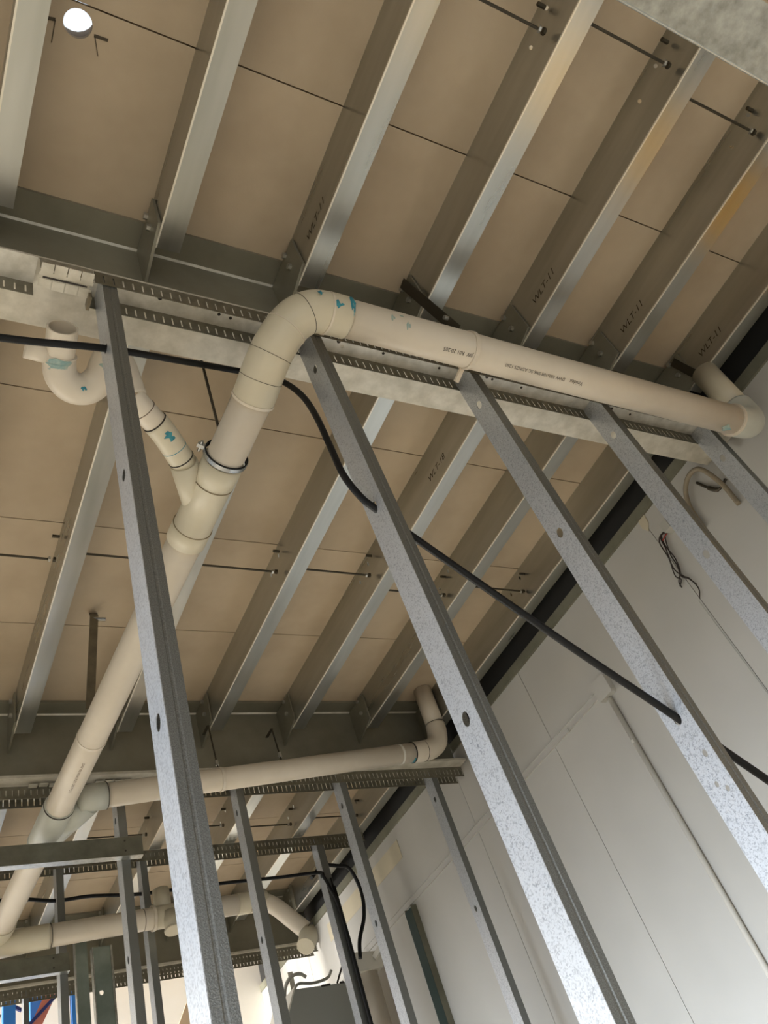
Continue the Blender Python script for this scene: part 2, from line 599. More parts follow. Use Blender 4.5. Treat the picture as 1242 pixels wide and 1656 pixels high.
rlab = [['over the near bay, nearest the drilled hole', 'over the near bay, second along', 'over the near bay, third along', 'over the near bay, by the right wall'],
        ['in the middle bay at far left', 'in the middle bay behind the big drain pipe', 'in the middle bay right of the big drain pipe', 'in the middle bay behind the tall stud', 'in the middle bay, second from the right wall', 'in the middle bay, next to the right wall'],
        ['in the far bay, leftmost', 'in the far bay, second from left', 'in the far bay, third from left', 'in the far bay, next to the right wall']]
for bi, rs in enumerate(RODS):
    for ri, (xa, xb, yy) in enumerate(rs):
        t = thing('bridging_rod', 'thin dark rod between joists ' + rlab[bi][ri], 'rod', ((xa + xb) / 2, yy, 2.405))
        part(MB().cyl((xa + 0.003, yy, 2.41), (xb - 0.03, yy, 2.405), 0.0045, 8), 'rod', ROD, t)
        for q in (0.012, 0.03):
            part(MB().cyl((xb - q - 0.008, yy, 2.405), (xb - q, yy, 2.405), 0.011, 6), 'nut', BOLT if q > 0.02 else ROD, t)
        part(MB().cyl((xb - 0.03, yy - 0.05, 2.48), (xb - 0.003, yy - 0.05, 2.48), 0.007, 6), 'rod_end', ROD, t)

# ------------------------------------------------------------------ slotted ceiling tracks
def slotted(mb, x0, x1, y, z0, z1, pitch=0.0252, sw=0.0042, t=0.0014):
    h = z1 - z0
    a, b = z0 + 0.16 * h, z0 + 0.72 * h
    mb.box(x0, x1, y, y + t, b, z1)
    mb.box(x0, x1, y, y + t, z0, a)
    x = x0
    while x < x1 - 1e-6:
        e = min(x + pitch - sw, x1)
        mb.box(x, e, y, y + t, a, b)
        x += pitch
    return mb


def track(x0, x1, yn, zt, label, depth=0.062, near=True, wid=0.076, lastx=None):
    t = thing('slotted_track', label, 'track', ((x0 + x1) / 2, yn + wid / 2, zt))
    part(hole_plate(x0, x1, yn, yn + wid, [(x0 + 0.28 + 0.47 * k, yn + 0.03 + 0.018 * (k % 2), 0.006, 0.006) for k in range(int((x1 - x0 - 0.4) / 0.47))], 0.0014,
                    lambda u, v, q: (u, v, zt - 0.0016 + q)), 'track_web', TRACKW, t)
    if near:
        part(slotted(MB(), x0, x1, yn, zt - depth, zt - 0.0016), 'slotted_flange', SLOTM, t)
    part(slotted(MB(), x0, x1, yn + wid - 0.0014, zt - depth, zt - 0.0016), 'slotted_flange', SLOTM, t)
    return t


YW1, YW2, YW3, YW4 = 1.07, 3.54, 4.63, 5.79
track(0.368, 2.93, YW1 - 0.003, ZF, 'slotted steel head track under the first beam, behind the long pipe')
track(-1.8, 0.232, YW1 - 0.003, ZF, 'short slotted head track left of the bent tabs', near=False)
track(-0.6, 2.93, YW2 - 0.003, ZF, 'slotted steel head track under the second beam')
track(0.2, 2.85, YW3 - 0.003, ZJ, 'slotted steel head track hung under the far bay joists')
track(-0.6, 2.93, YW4 - 0.003, ZF, 'slotted steel head track under the third beam against the white background')

for k, (xx, yy) in enumerate(((0.55, 1.098), (0.72, 1.105), (0.755, 1.108), (1.10, 1.10), (1.26, 1.105), (1.475, 1.11), (1.665, 1.10), (1.69, 1.105), (1.82, 1.11), (2.25, 1.11), (2.35, 1.115))):
    part(MB().cyl((xx, yy, ZF - 0.0035), (xx, yy, ZF - 0.0016), 0.0045 + 0.002 * (k % 3 == 0), 10), 'screw', INK, bpy.data.objects['slotted_track'])

# bent tabs where the first track was cut and folded
t = thing('track_splice', 'cut and folded track tabs beside the top of the leftmost stud', 'bracket', (0.30, 1.08, 2.075))
part(MB().box(0.236, 0.366, 1.074, 1.083, 2.076, 2.079), 'splice_strip', BEAMU, t)
part(MB().box(0.245, 0.352, 1.086, 1.090, 2.074, 2.0765), 'slit', INK, t)
for k in range(4):
    xa = 0.237 + k * 0.0322
    part(MB().box(xa, xa + 0.0295, 1.048, 1.0735, 2.073 + 0.0015 * (k % 2), 2.0755 + 0.0015 * (k % 2)), 'tab', BEAMU, t)
    part(MB().box(xa, xa + 0.0295, 1.092, 1.118 - 0.004 * (k == 0), 2.072 + 0.0015 * ((k + 1) % 2), 2.0745 + 0.0015 * ((k + 1) % 2)), 'tab', BEAMU, t)
part(MB().box(0.236, 0.366, 1.066, 1.0675, 2.076, 2.1305), 'upstand', GALV2, t)
part(MB().box(0.358, 0.366, 1.10, 1.14, 2.05, 2.08), 'bent_ear', STRAP, t)

# bent tabs on the second track
for n_, (xa, lb) in enumerate(((0.62, 'folded light tabs on the second track left of the big drain pipe'), (0.90, 'folded light tabs on the second track right of the big drain pipe'))):
    t = thing('folded_tabs', lb, 'bracket', (xa, 3.53, 2.11))
    for k in range(4):
        part(MB().box(xa + k * 0.043, xa + k * 0.043 + 0.036, 3.505, 3.534, 2.118 + 0.003 * (k % 2), 2.1215 + 0.003 * (k % 2)), 'tab', BEAMU, t)

# ------------------------------------------------------------------ studs
def stud(X, yn, ztop, label, holes=(), fl=0.038, dp=0.074, zbot=FLR, group=None, rib=True, matw=None, flip=False, name='metal_stud'):
    t = thing(name, label, 'stud', (X, yn + dp / 2, zbot), group)
    if zbot < -1:
        zb = zbot + 0.002
    else:
        zb = zbot
    wv = hole_plate(zb, ztop, yn, yn + dp, [(hz, hy, rz, ry) for (hz, hy, rz, ry) in holes], 0.0014, lambda u, v, q: (X + q, v, u))
    part(wv, 'web', matw or GALV, t)
    nf = MB()
    if rib:      # front flange pressed with a shallow rib along its middle
        xa, xb = X + 0.0014, X + fl
        xm = (xa + xb) / 2
        prof = [(xa, yn), (xm - 0.004, yn), (xm - 0.0015, yn + 0.0012), (xm + 0.0015, yn + 0.0012), (xm + 0.004, yn), (xb, yn),
                (xb, yn + 0.0014), (xm + 0.0045, yn + 0.0014), (xm + 0.002, yn + 0.0026), (xm - 0.002, yn + 0.0026), (xm - 0.0045, yn + 0.0014), (xa, yn + 0.0014)]
        nf.prism(prof, 'z', zb, ztop)
    else:
        nf.box(X + 0.0014, X + fl, yn, yn + 0.0014, zb, ztop)
    part(nf, 'front_flange', FLANGE, t)
    part(MB().box(X + 0.0014, X + fl, yn + dp - 0.0014, yn + dp, zb, ztop), 'back_flange', FLANGE, t)
    part(MB().box(X + fl - 0.0014, X + fl, yn + 0.0014, yn + 0.008, zb, ztop), 'lip', FLANGE, t)
    return t


W1X = [0.385, 0.973, 1.55, 2.13, 2.71]
hs = lambda *z: [(q, 1.107, 0.016, 0.011) for q in z]
stud(W1X[0], YW1, 2.126, 'leftmost tall galvanised stud of the near wall, beside the pipe trap', hs(1.36, 0.767) + [(1.829, 1.107, 0.013, 0.013)])
stud(W1X[1], YW1, 2.126, 'tall galvanised stud under the big white elbow, black cable entering its side', hs(1.945, 1.366, 0.767))
stud(W1X[2], YW1, 2.126, 'tall galvanised stud under the long pipe clip, black cable through its lower hole',
     hs(1.945, 1.36, 0.762) + [(0.664, 1.093, 0.009, 0.006), (0.60, 1.110, 0.007, 0.005), (0.58, 1.092, 0.007, 0.005)])
stud(W1X[3], YW1, 2.126, 'tall galvanised stud second from the right, loose wires hanging behind it', hs(1.937, 1.349, 0.767))
stud(W1X[4], YW1, 2.126, 'rightmost galvanised stud of the near wall, at the pipe corner', hs(1.94, 1.35))
for xs, zz in ((W1X[1], 1.885), (W1X[2], 1.945), (W1X[3], 1.937), (W1X[3], 1.349)):
    pass

for X, lb in zip((0.418, 0.99, 1.562, 2.132, 2.706), (
        'stud of the second wall at the far left',
        'stud of the second wall crossing the far left cross rail',
        'stud of the second wall just right of the leftmost tall stud',
        'stud of the second wall under the middle of its track',
        'stud of the second wall nearest the right wall')):
    stud(X, YW2, 2.126, lb, [(z, YW2 + 0.037, 0.016, 0.010) for z in (1.96, 1.36)], rib=False)
stud(0.945, YW3, 2.33, 'stud of the third wall crossing behind the lower pipe at far left', [(2.128, YW3 + 0.037, 0.012, 0.012)], rib=False)
stud(1.395, YW3, 2.33, 'bluish stud of the third wall below the lower pipe', [(2.114, YW3 + 0.037, 0.012, 0.012)], rib=False)
stud(2.50, YW3, 2.33, 'stud of the third wall with black cables running down its face', [(2.10, YW3 + 0.037, 0.012, 0.012)], fl=0.05, rib=False)
# jamb studs turned with their broad face to the viewer
t = thing('jamb_stud', 'broad dark jamb stud with one round bright hole, bottom left', 'stud', (1.165, 4.66, FLR))
part(hole_plate(FLR + 0.002, 1.86, 1.118, 1.203, [(1.636, 1.146, 0.012, 0.010)], 0.0016, lambda u, v, q: (v, 4.66 + q, u)), 'web', JAMB, t)
part(MB().box(1.112, 1.118, 4.655, 4.70, FLR + 0.002, 1.86), 'flange', GALV2, t)
part(MB().box(1.203, 1.213, 4.655, 4.70, FLR + 0.002, 1.86), 'flange', GALV2, t)
t = thing('jamb_stud', 'narrower dark jamb stud left of the one with the bright hole', 'stud', (1.07, 4.68, FLR))
part(MB().box(1.035, 1.092, 4.675, 4.677, FLR + 0.002, 1.95), 'web', JAMB, t)
part(MB().box(1.030, 1.035, 4.672, 4.71, FLR + 0.002, 1.95), 'flange', GALV2, t)
for k, X in enumerate((0.30, 0.87, 1.44, 1.97, 2.58)):
    pass
stud(0.972, YW4, 2.126, 'thin brown stud of the last wall between the blue posts', rib=False, fl=0.03)

# cross rails fixed on the front of the second and third walls
def rail(x0, x1, yn, z0, z1, label):
    t = thing('cross_rail', label, 'rail', ((x0 + x1) / 2, yn + 0.02, z0))
    part(MB().box(x0, x1, yn, yn + 0.0016, z0, z1), 'rail_web', RAILM, t)
    part(MB().box(x0, x1, yn + 0.0016, yn + 0.0385, z0, z0 + 0.0016), 'bottom_flange', GALV2, t)
    part(MB().box(x0, x1, yn + 0.0016, yn + 0.0385, z1 - 0.0016, z1), 'top_flange', GALV2, t)
    for zz in (z0 + 0.022, z1 - 0.018):
        part(MB().cyl((x1 - 0.075, yn - 0.003, zz), (x1 - 0.075, yn, zz), 0.004, 8), 'screw', INK, t)


rail(-0.3, 1.075, 3.50, 1.757, 1.842, 'galvanised cross rail under the big drain pipe at the left edge')
rail(-0.3, 0.985, 4.59, 1.738, 1.825, 'lower galvanised cross rail at the bottom left, above the blue posts')

# horizontal galvanised header close overhead, right
t = thing('galvanised_header', 'close galvanised channel crossing the top right corner', 'channel', (1.75, -0.045, 1.2))
part(MB().box(0.45, 2.945, -0.092, -0.004, 1.20, 1.2016), 'channel_web', HEADG, t)
part(MB().box(0.45, 2.945, -0.0056, -0.004, 1.2016, 1.24), 'channel_flange', GALV2, t)
part(MB().box(0.45, 2.945, -0.092, -0.0904, 1.2016, 1.24), 'channel_flange', GALV2, t)
part(MB().tube([(0.45, -0.0045, 1.2015), (2.945, -0.0045, 1.2015)], 0.0024, 10), 'folded_edge', GALV2, t)

# ------------------------------------------------------------------ pipes
def main_pt(y):
    s = (y - 1.206) / (4.176 - 1.206)
    return Vector((0.80 - 0.133 * s, y, 1.87 + 0.06 * s))


AX = (main_pt(4) - main_pt(2)).normalized()


def cyl_patch(a, b, r, ang0, ang1, up, nu=5, nv=6, wob=0.3, seed=1, off=0.0008):
    """irregular stain lying on a pipe: axis a->b, angles measured from `up`"""
    rnd = random.Random(seed)
    a, b = Vector(a), Vector(b)
    d = (b - a).normalized()
    e = Vector(up) - d * Vector(up).dot(d)
    e.normalize()
    g = d.cross(e)
    mb = MB()
    L = (b - a).length
    grid = []
    for i in range(nu + 1):
        s = i / nu
        wl_ = 1 - wob * rnd.random() - 0.5 * abs(2 * s - 1) ** 3
        sh = (rnd.random() - 0.5) * wob
        row = []
        for j in range(nv + 1):
            q = (j / nv - 0.5) * wl_ + sh * 0.3 + 0.5
            an = ang0 + (ang1 - ang0) * q
            row.append(a + d * L * s + (e * math.cos(an) + g * math.sin(an)) * (r + off))
        grid.append(row)
    for i in range(nu):
        for j in range(nv):
            mb.quad(grid[i][j], grid[i + 1][j], grid[i + 1][j + 1], grid[i][j + 1])
    return mb


def pipe_text(body, size, a, dirn, r, up0, ang, material, parent):
    """lettering wrapped on a cylinder; starts at a on the axis and runs along dirn"""
    V, F = text_flat(body, size)
    d = Vector(dirn).normalized()
    e = Vector(up0) - d * Vector(up0).dot(d)
    e.normalize()
    g = e.cross(d)          # text up is -g ... chosen so that letters read from outside
    mb = MB()
    for v in V:
        an = ang + v[1] / r
        mb.v.append(tuple(Vector(a) + d * v[0] + (e * math.cos(an) + g * math.sin(an) * 1.0) * (r + 0.0006)))
    mb.f = F
    part(mb, 'printed_lettering', material, parent)


RP = 0.055
camv = Vector((0, 0, 0))

# ---- main drain line: long run, elbow, run down to the left, wye fittings
T1 = thing('drain_pipe', 'long white drain pipe turning at a big elbow and running down left', 'pipe', (1.2, 1.0, 1.85))
zr = lambda x: 1.995 - 0.017 * (x - 0.99)
part(MB().tube([(0.985, 0.955, zr(0.985)), (2.70, 0.955, zr(2.7))], RP, 40), 'pipe_run', PVC, T1, True)
elb = bez([(1.02, 0.955, 1.9945), (0.97, 0.955, 1.996), (0.915, 0.963, 1.994), (0.865, 0.993, 1.970), (0.826, 1.048, 1.927), (0.808, 1.115, 1.893), (0.803, 1.165, 1.876), (0.801, 1.20, 1.8705)], 8)
part(MB().tube(elb, 0.0595, 40), 'elbow', PVCF, T1, True)
for p, ax in (((1.018, 0.955, 1.9945), (1, 0, 0)), (elb[15], elb[16] - elb[14]), (elb[22], elb[23] - elb[21]), (elb[29], elb[30] - elb[28]), (elb[-2], elb[-1] - elb[-3])):
    pass
for p, ax, mt, w_ in (((0.957, 0.956, 1.9955), (1, 0, 0), PVC, 0.006), (elb[19], elb[20] - elb[18], INK, 0.0013), (elb[27], elb[28] - elb[26], PVC, 0.002),
                      (elb[35], elb[36] - elb[34], INK, 0.0012), (elb[43], elb[44] - elb[42], INK, 0.0012), (elb[-2], elb[-1] - elb[-3], PVC, 0.008)):
    part(MB().ring(p, ax, 0.055, 0.0603 if mt is INK else 0.0612, w_, 40), 'elbow_rib' if mt is PVC else 'pen_ring', mt, T1)
part(MB().tube([main_pt(1.19), main_pt(5.4)], RP, 40), 'pipe_run', PVC, T1, True)
part(MB().ring(main_pt(2.84), AX, RP, 0.0575, 0.014, 40), 'joint_lip', PVC, T1)
# first wye with its branch socket
part(MB().tube([main_pt(1.42), main_pt(1.50), main_pt(1.501), main_pt(1.69), main_pt(1.691), main_pt(1.755)],
               [0.0605, 0.0605, 0.0585, 0.0585, 0.0612, 0.0612], 40), 'wye_fitting', PVCF, T1, True)
part(MB().ring(main_pt(1.69), AX, 0.055, 0.0622, 0.0016, 40), 'joint_line', JOINT, T1)
part(MB().ring(main_pt(1.505), AX, 0.055, 0.0612, 0.0016, 40), 'joint_line', JOINT, T1)
br0, br1 = Vector((0.787, 1.635, 1.885)), Vector((0.690, 1.472, 1.902))
part(MB().tube([br0, br1], [0.046, 0.0405], 32), 'branch_socket', PVCF, T1, True)
# second wye where the other run joins
part(MB().tube([main_pt(3.33), main_pt(3.34), main_pt(3.62), main_pt(3.63)], [0.061, 0.0615, 0.0615, 0.060], 40), 'wye_fitting', PVCG, T1, True)
part(MB().ring(main_pt(3.335), AX, 0.055, 0.0625, 0.008, 40), 'dark_gasket', INK, T1)
part(MB().ring(main_pt(3.625), AX, 0.055, 0.0630, 0.012, 40), 'rolled_end', PVCG, T1)
part(MB().tube([(0.835, 3.405, 1.962), (0.715, 3.575, 1.916)], [0.0575, 0.0575], 32), 'wye_branch', PVCG, T1, True)
part(MB().tube([(0.80, 3.40, 1.962), (0.825, 3.385, 1.966), (0.85, 3.38, 1.969), (0.905, 3.38, 1.9744)], [0.050, 0.057, 0.0575, 0.0575], 32), 'coupling', PVCG, T1, True)
part(MB().ring((0.9045, 3.38, 1.9744), (1, 0, 0.098), 0.05, 0.0582, 0.003, 32), 'pen_ring', INK, T1)
# third wye near the left edge
part(MB().tube([main_pt(4.42), main_pt(4.75)], 0.0605, 32), 'wye_fitting', PVCF, T1, True)
# pen and primer marks
part(cyl_patch((1.005, 0.955, 1.995), (1.022, 0.955, 1.995), 0.0595, -1.5, -0.2, (0.3, -0.43, -0.9), wob=0.6, seed=3), 'primer_stain', BLUE, T1)
part(cyl_patch((0.955, 0.955, 1.996), (0.985, 0.955, 1.996), 0.0595, -0.8, -0.3, (0.3, -0.43, -0.9), wob=0.8, seed=4), 'primer_stain', BLUE, T1)
part(cyl_patch((0.905, 0.957, 1.996), (0.925, 0.957, 1.996), 0.0603, -1.2, -0.8, (0.3, -0.43, -0.9), wob=0.8, seed=5), 'primer_stain', BLUE, T1)
for k, (xa, a0, a1) in enumerate(((1.135, -0.9, -0.45), (1.185, -0.7, -0.2), (1.165, -1.1, -0.8))):
    part(cyl_patch((xa, 0.955, zr(xa)), (xa + 0.014, 0.955, zr(xa)), RP, a0, a1, (0.0, -0.43, -0.9), wob=0.8, seed=8 + k), 'primer_stain', TEAL, T1)
part(cyl_patch((2.55, 0.955, zr(2.6)), (2.60, 0.955, zr(2.6)), RP, 0.3, 1.0, (0.0, -0.43, -0.9), wob=0.8, seed=12), 'primer_stain', TEAL, T1)
# printing along the runs (seen upside down on the long one)
up0 = Vector((0, -0.43, -0.90))
pipe_text('Vinidex', 0.0185, (1.860, 0.955, zr(1.85)), (-1, 0, 0), RP, up0, 0.10, INK, T1)
pipe_text('DWV 100x104 SN6 SC AS/NZS 1260', 0.0155, (1.785, 0.955, zr(1.79)), (-1, 0, 0), RP, up0, 0.12, INK, T1)
pipe_text('JW  R01 20:205', 0.0165, (1.425, 0.955, zr(1.43)), (-1, 0, 0), RP, up0, 0.12, INK, T1)
pipe_text('DWV 100 SN6 AS/NZS 1260 PVC-U', 0.014, main_pt(2.93), AX, RP, Vector((-0.35, 0, -0.93)), 0.1, INKP, T1)
# right hand end: bend and riser up beside the last joist
T1b = [(2.64, 0.955, zr(2.64)), (2.69, 0.955, 1.966), (2.735, 0.955, 1.975), (2.768, 0.957, 2.005), (2.778, 0.958, 2.05), (2.782, 0.959, 2.09)]
part(MB().tube(bez(T1b, 6), 0.0595, 36), 'elbow', PVCG, T1, True)
part(MB().ring((2.643, 0.955, zr(2.64)), (1, 0, 0), 0.054, 0.0625, 0.010, 40), 'elbow_rim', PVC, T1)
part(MB().tube([(2.782, 0.959, 2.085), (2.80, 0.962, 2.34)], 0.052, 32), 'riser', PVCF, T1, True)

# ---- branch with the trap
T2 = thing('pipe_trap', 'white pipe trap with open mouth and blue primer marks, left of the big pipe', 'pipe trap', (0.40, 1.30, 1.93))
leg = bez([(0.497, 1.297, 1.938), (0.553, 1.343, 1.930), (0.613, 1.392, 1.920), (0.694, 1.476, 1.902)], 6)
part(MB().tube(leg, 0.0345, 28), 'branch_pipe', PVC, T2, True)
for s, mt, w_, rr in ((0.30, INKP, 0.0012, 0.0362), (0.50, INK, 0.003, 0.0372), (0.88, BLUE, 0.0022, 0.037), (0.985, INK, 0.003, 0.0385)):
    i = min(len(leg) - 2, int(s * (len(leg) - 1)))
    part(MB().ring(leg[i], leg[i + 1] - leg[i], 0.033, rr, w_, 28), 'pen_ring', mt, T2)
part(MB().tube(leg[9:], 0.0368, 28), 'coupling', PVCF, T2, True)
part(cyl_patch(leg[11], leg[13], 0.0368, -0.9, 0.1, (-0.4, -0.5, -0.8), wob=0.9, seed=21), 'primer_stain', BLUE, T2)
ub = bez([(0.318, 1.262, 2.015), (0.319, 1.285, 2.01), (0.330, 1.316, 1.992), (0.360, 1.336, 1.980), (0.400, 1.334, 1.985), (0.428, 1.308, 2.005), (0.437, 1.283, 2.030), (0.443, 1.268, 2.045)], 6)
part(MB().tube(ub, 0.0425, 28), 'trap_bend', PVC, T2, True)
ub2 = bez([(0.437, 1.283, 2.030), (0.450, 1.262, 2.045), (0.472, 1.262, 2.020), (0.489, 1.280, 1.972), (0.505, 1.303, 1.937)], 6)
part(MB().tube(ub2, 0.0395, 28), 'trap_outlet', PVC, T2, True)
# open mouth: a real tube with a wall
mo = MB()
mo.tube([(0.318, 1.285, 2.012), (0.309, 1.185, 2.018)], 0.0385, 28, caps=False)
mo.tube([(0.309, 1.185, 2.018), (0.317, 1.27, 2.013)], 0.0340, 28, caps=False)
mo.ring((0.309, 1.1855, 2.018), (-0.09, -1, 0.06), 0.0338, 0.0387, 0.001, 28)
part(mo, 'open_inlet', PVC, T2, True)
part(MB().tube([(0.30, 1.268, 2.01), (0.232, 1.264, 2.012)], 0.026, 22), 'cleaning_stub', PVC, T2, True)
part(cyl_patch((0.321, 1.295, 2.006), (0.318, 1.262, 2.015), 0.0428, -0.9, 0.9, (-0.2, -0.3, -0.9), wob=0.9, seed=31), 'primer_stain', TEAL, T2)
part(cyl_patch((0.372, 1.337, 1.980), (0.388, 1.336, 1.982), 0.0430, -0.5, 0.1, (-0.2, -0.4, -0.9), wob=0.8, seed=33), 'primer_stain', BLUE, T2)
part(cyl_patch((0.432, 1.298, 2.015), (0.437, 1.283, 2.030), 0.0430, -0.7, 0.5, (-0.2, -0.4, -0.9), wob=0.9, seed=35), 'primer_stain', TEAL, T2)

# ---- second run below the second beam with an upturned elbow
T3 = thing('branch_drain', 'white drain pipe under the second beam with an upturned elbow at its right end', 'pipe', (1.8, 3.38, 1.98))
z2 = lambda x: 1.996 + (x - 1.125) * 0.098
part(MB().tube([(0.90, 3.38, z2(0.9)), (2.60, 3.38, z2(2.6))], 0.052, 36), 'pipe_run', PVC, T3, True)
e2 = bez([(2.52, 3.38, z2(2.52)), (2.58, 3.38, z2(2.58)), (2.655, 3.38, 2.155), (2.705, 3.378, 2.19), (2.728, 3.375, 2.245), (2.735, 3.372, 2.30)], 6)
part(MB().tube(e2, 0.0555, 36), 'elbow', PVC, T3, True)
part(MB().tube([(2.735, 3.372, 2.28), (2.735, 3.366, 2.534)], 0.052, 36), 'riser', PVC, T3, True)
part(MB().ring(e2[-1], (0, 0, 1), 0.05, 0.0562, 0.0015, 36), 'pen_ring', INK, T3)
part(MB().ring((2.60, 3.38, z2(2.60)), (1, 0, 0.098), 0.05, 0.0563, 0.0025, 36), 'pen_ring', INK, T3)
part(MB().ring((2.52, 3.38, z2(2.52)), (1, 0, 0.098), 0.05, 0.0562, 0.005, 36), 'blue_ring', INK, T3)
part(cyl_patch((2.505, 3.38, z2(2.505)), (2.519, 3.38, z2(2.519)), 0.0525, -0.1, 1.1, (0, -0.5, -0.85), wob=0.4, seed=41), 'primer_stain', BLUE, T3)
part(MB().ring((2.44, 3.38, z2(2.44)), (1, 0, 0.098), 0.05, 0.0535, 0.012, 36), 'joint_lip', CONDUIT, T3)

# ---- third run in front of the third wall
T4 = thing('branch_drain', 'lower white drain pipe crossing at the bottom left in front of the third wall', 'pipe', (1.4, 4.5, 1.88))
z3 = lambda x: 1.873 + (x - 0.68) * 0.04
part(MB().tube([(0.86, 4.5, z3(0.86)), (2.02, 4.5, z3(2.02))], 0.054, 32), 'pipe_run', PVC, T4, True)
w3 = bez([(0.64, 4.66, 1.925), (0.70, 4.58, 1.90), (0.78, 4.52, 1.882), (0.88, 4.5, z3(0.88))], 6)
part(MB().tube(w3, 0.058, 28), 'wye_branch', PVCF, T4, True)
part(MB().ring((0.88, 4.5, z3(0.88)), (1, 0, 0.04), 0.052, 0.0587, 0.002, 32), 'pen_ring', INK, T4)
part(MB().tube([(1.385, 4.5, z3(1.385)), (1.66, 4.5, z3(1.66))], 0.058, 32), 'coupling', PVCF, T4, True)
part(MB().ring((1.34, 4.5, z3(1.34)), (1, 0, 0.04), 0.052, 0.0553, 0.0025, 32), 'pen_ring', INK, T4)
part(MB().ring((1.392, 4.5, z3(1.392)), (1, 0, 0.04), 0.052, 0.064, 0.014, 32), 'clip_band', PVC, T4)
part(MB().tube([(1.475, 4.46, 1.905), (1.475, 4.44, 1.80)], [0.04, 0.045], 28), 'side_socket', PVCF, T4, True)
part(MB().ring((1.475, 4.4405, 1.806), (0, 0.2, 1), 0.034, 0.049, 0.010, 28), 'socket_rim', PVCF, T4)
part(MB().tube([(1.46, 4.52, 1.92), (1.46, 4.53, 2.06)], 0.045, 28), 'stub_up', PVCF, T4, True)
part(MB().tube([(1.86, 4.5, z3(1.86)), (2.03, 4.5, z3(2.03))], 0.058, 32), 'coupling', PVCF, T4, True)
part(MB().ring((1.93, 4.5, z3(1.93)), (1, 0, 0.04), 0.052, 0.0587, 0.002, 32), 'pen_ring', INKP, T4)
w4 = bez([(1.98, 4.5, 1.925), (2.03, 4.49, 1.908), (2.08, 4.47, 1.86), (2.14, 4.45, 1.78), (2.20, 4.43, 1.70)], 6)
part(MB().tube(w4, 0.046, 28), 'dropping_branch', PVC, T4, True)
part(MB().tube([(2.205, 4.428, 1.69), (2.195, 4.41, 1.655), (2.15, 4.38, 1.60)], [0.052, 0.052, 0.048], 28), 'branch_elbow', PVCF, T4, True)
part(MB().ring((2.203, 4.429, 1.698), (0.6, -0.2, -0.8), 0.044, 0.054, 0.003, 28), 'pen_ring', INK, T4)

# ---- clips, clamps and hangers
def clamp(p, ax, r, label, rod_top, ear=(-0.8, -0.1, 0.3)):
    t = thing('pipe_clamp', label, 'clamp', p)
    part(MB().ring(p, ax, r + 0.0008, r + 0.004, 0.018, 40), 'rubber_lining', RUBBER, t)
    part(MB().ring(p, ax, r + 0.004, r + 0.0062, 0.013, 40), 'steel_band', CLAMP, t)
    e = Vector(ear)
    e -= Vector(ax).normalized() * e.dot(Vector(ax).normalized())
    e.normalize()
    q = Vector(p) + e * (r + 0.004)
    lug = part(MB().bar(q, q + e * 0.022, 0.012, 0.014), 'lug', CLAMP, t)
    part(MB().cyl(q + e * 0.012 + Vector((0, -0.016, 0)), q + e * 0.012 + Vector((0, 0.02, 0)), 0.005, 8), 'bolt', CLAMP, lug)
    if rod_top:
        part(MB().cyl(Vector(p) + Vector((0, 0, r + 0.005)), rod_top, 0.0045, 8), 'hanger_rod', ROD, t)
    return t


pc = main_pt(1.405)
clamp(pc, AX, 0.0605, 'zinc clamp with black lining around the big pipe above its side branch', (pc.x - 0.06, 1.285, 2.34))
# strap clip over the long run, carried by the dark bracket on a joist
def strapclip(p, ax, r, label, tail=None, mt=PVC):
    t = thing('pipe_clip', label, 'clip', p)
    part(MB().ring(p, ax, r + 0.0005, r + 0.0045, 0.014, 40), 'band', mt, t)
    if tail:
        part(MB().bar(Vector(p) + Vector(tail[0]), Vector(p) + Vector(tail[1]), 0.016, 0.008), 'tail', mt, t)
    return t


strapclip((1.437, 0.955, zr(1.437)), (1, 0, 0), RP, 'pale plastic clip strapped round the long pipe at the printed lettering', ((0.0, 0.048, -0.02), (-0.012, 0.09, -0.045)))
strapclip((1.427, 3.38, z2(1.427)), (1, 0, 0.098), 0.052, 'pale clip round the second pipe with a small rod above it')
for (X, y0, z0, y1, z1, lb) in ((1.4405, 1.02, 2.51, 0.938, 2.128, 'dark angled strap from the fourth joist down to the long pipe'),
                                (2.7955, 1.02, 2.50, 0.93, 2.13, 'dark angled strap beside the pipe corner at right')):
    t = thing('hanger_strap', lb, 'strap', (X, (y0 + y1) / 2, z1))
    part(MB().bar((X - 0.0135, y0, z0), (X - 0.0135, y1, z1 - 0.06 if X < 2 else z1), 0.003, 0.035, up=(0, 1, 0.2)), 'strap', ROD, t)
    part(MB().cyl((X - 0.030, y1 + 0.005, z1 + 0.02), (X - 0.015, y1 + 0.005, z1 + 0.02), 0.0075, 8), 'bolt', BOLT, t)
for (x, za, lb) in ((1.427, 2.335, 'thin dark rod holding the clip of the second pipe'), (1.757, 2.31, 'thin dark rod above the middle of the second pipe')):
    t = thing('hanger_rod', lb, 'rod', (x, 3.38, z2(x) + 0.053))
    part(MB().cyl((x, 3.38, z2(x) + 0.058), (x, 3.40, za), 0.004, 8), 'rod', ROD, t)
    part(MB().cyl((x, 3.38, z2(x) + 0.075), (x, 3.381, z2(x) + 0.10), 0.009, 8), 'nut', BOLT, t)
    part(MB().bar((x, 3.40, za), (x, 3.475, za), 0.014, 0.004), 'beam_clip', ROD, t)
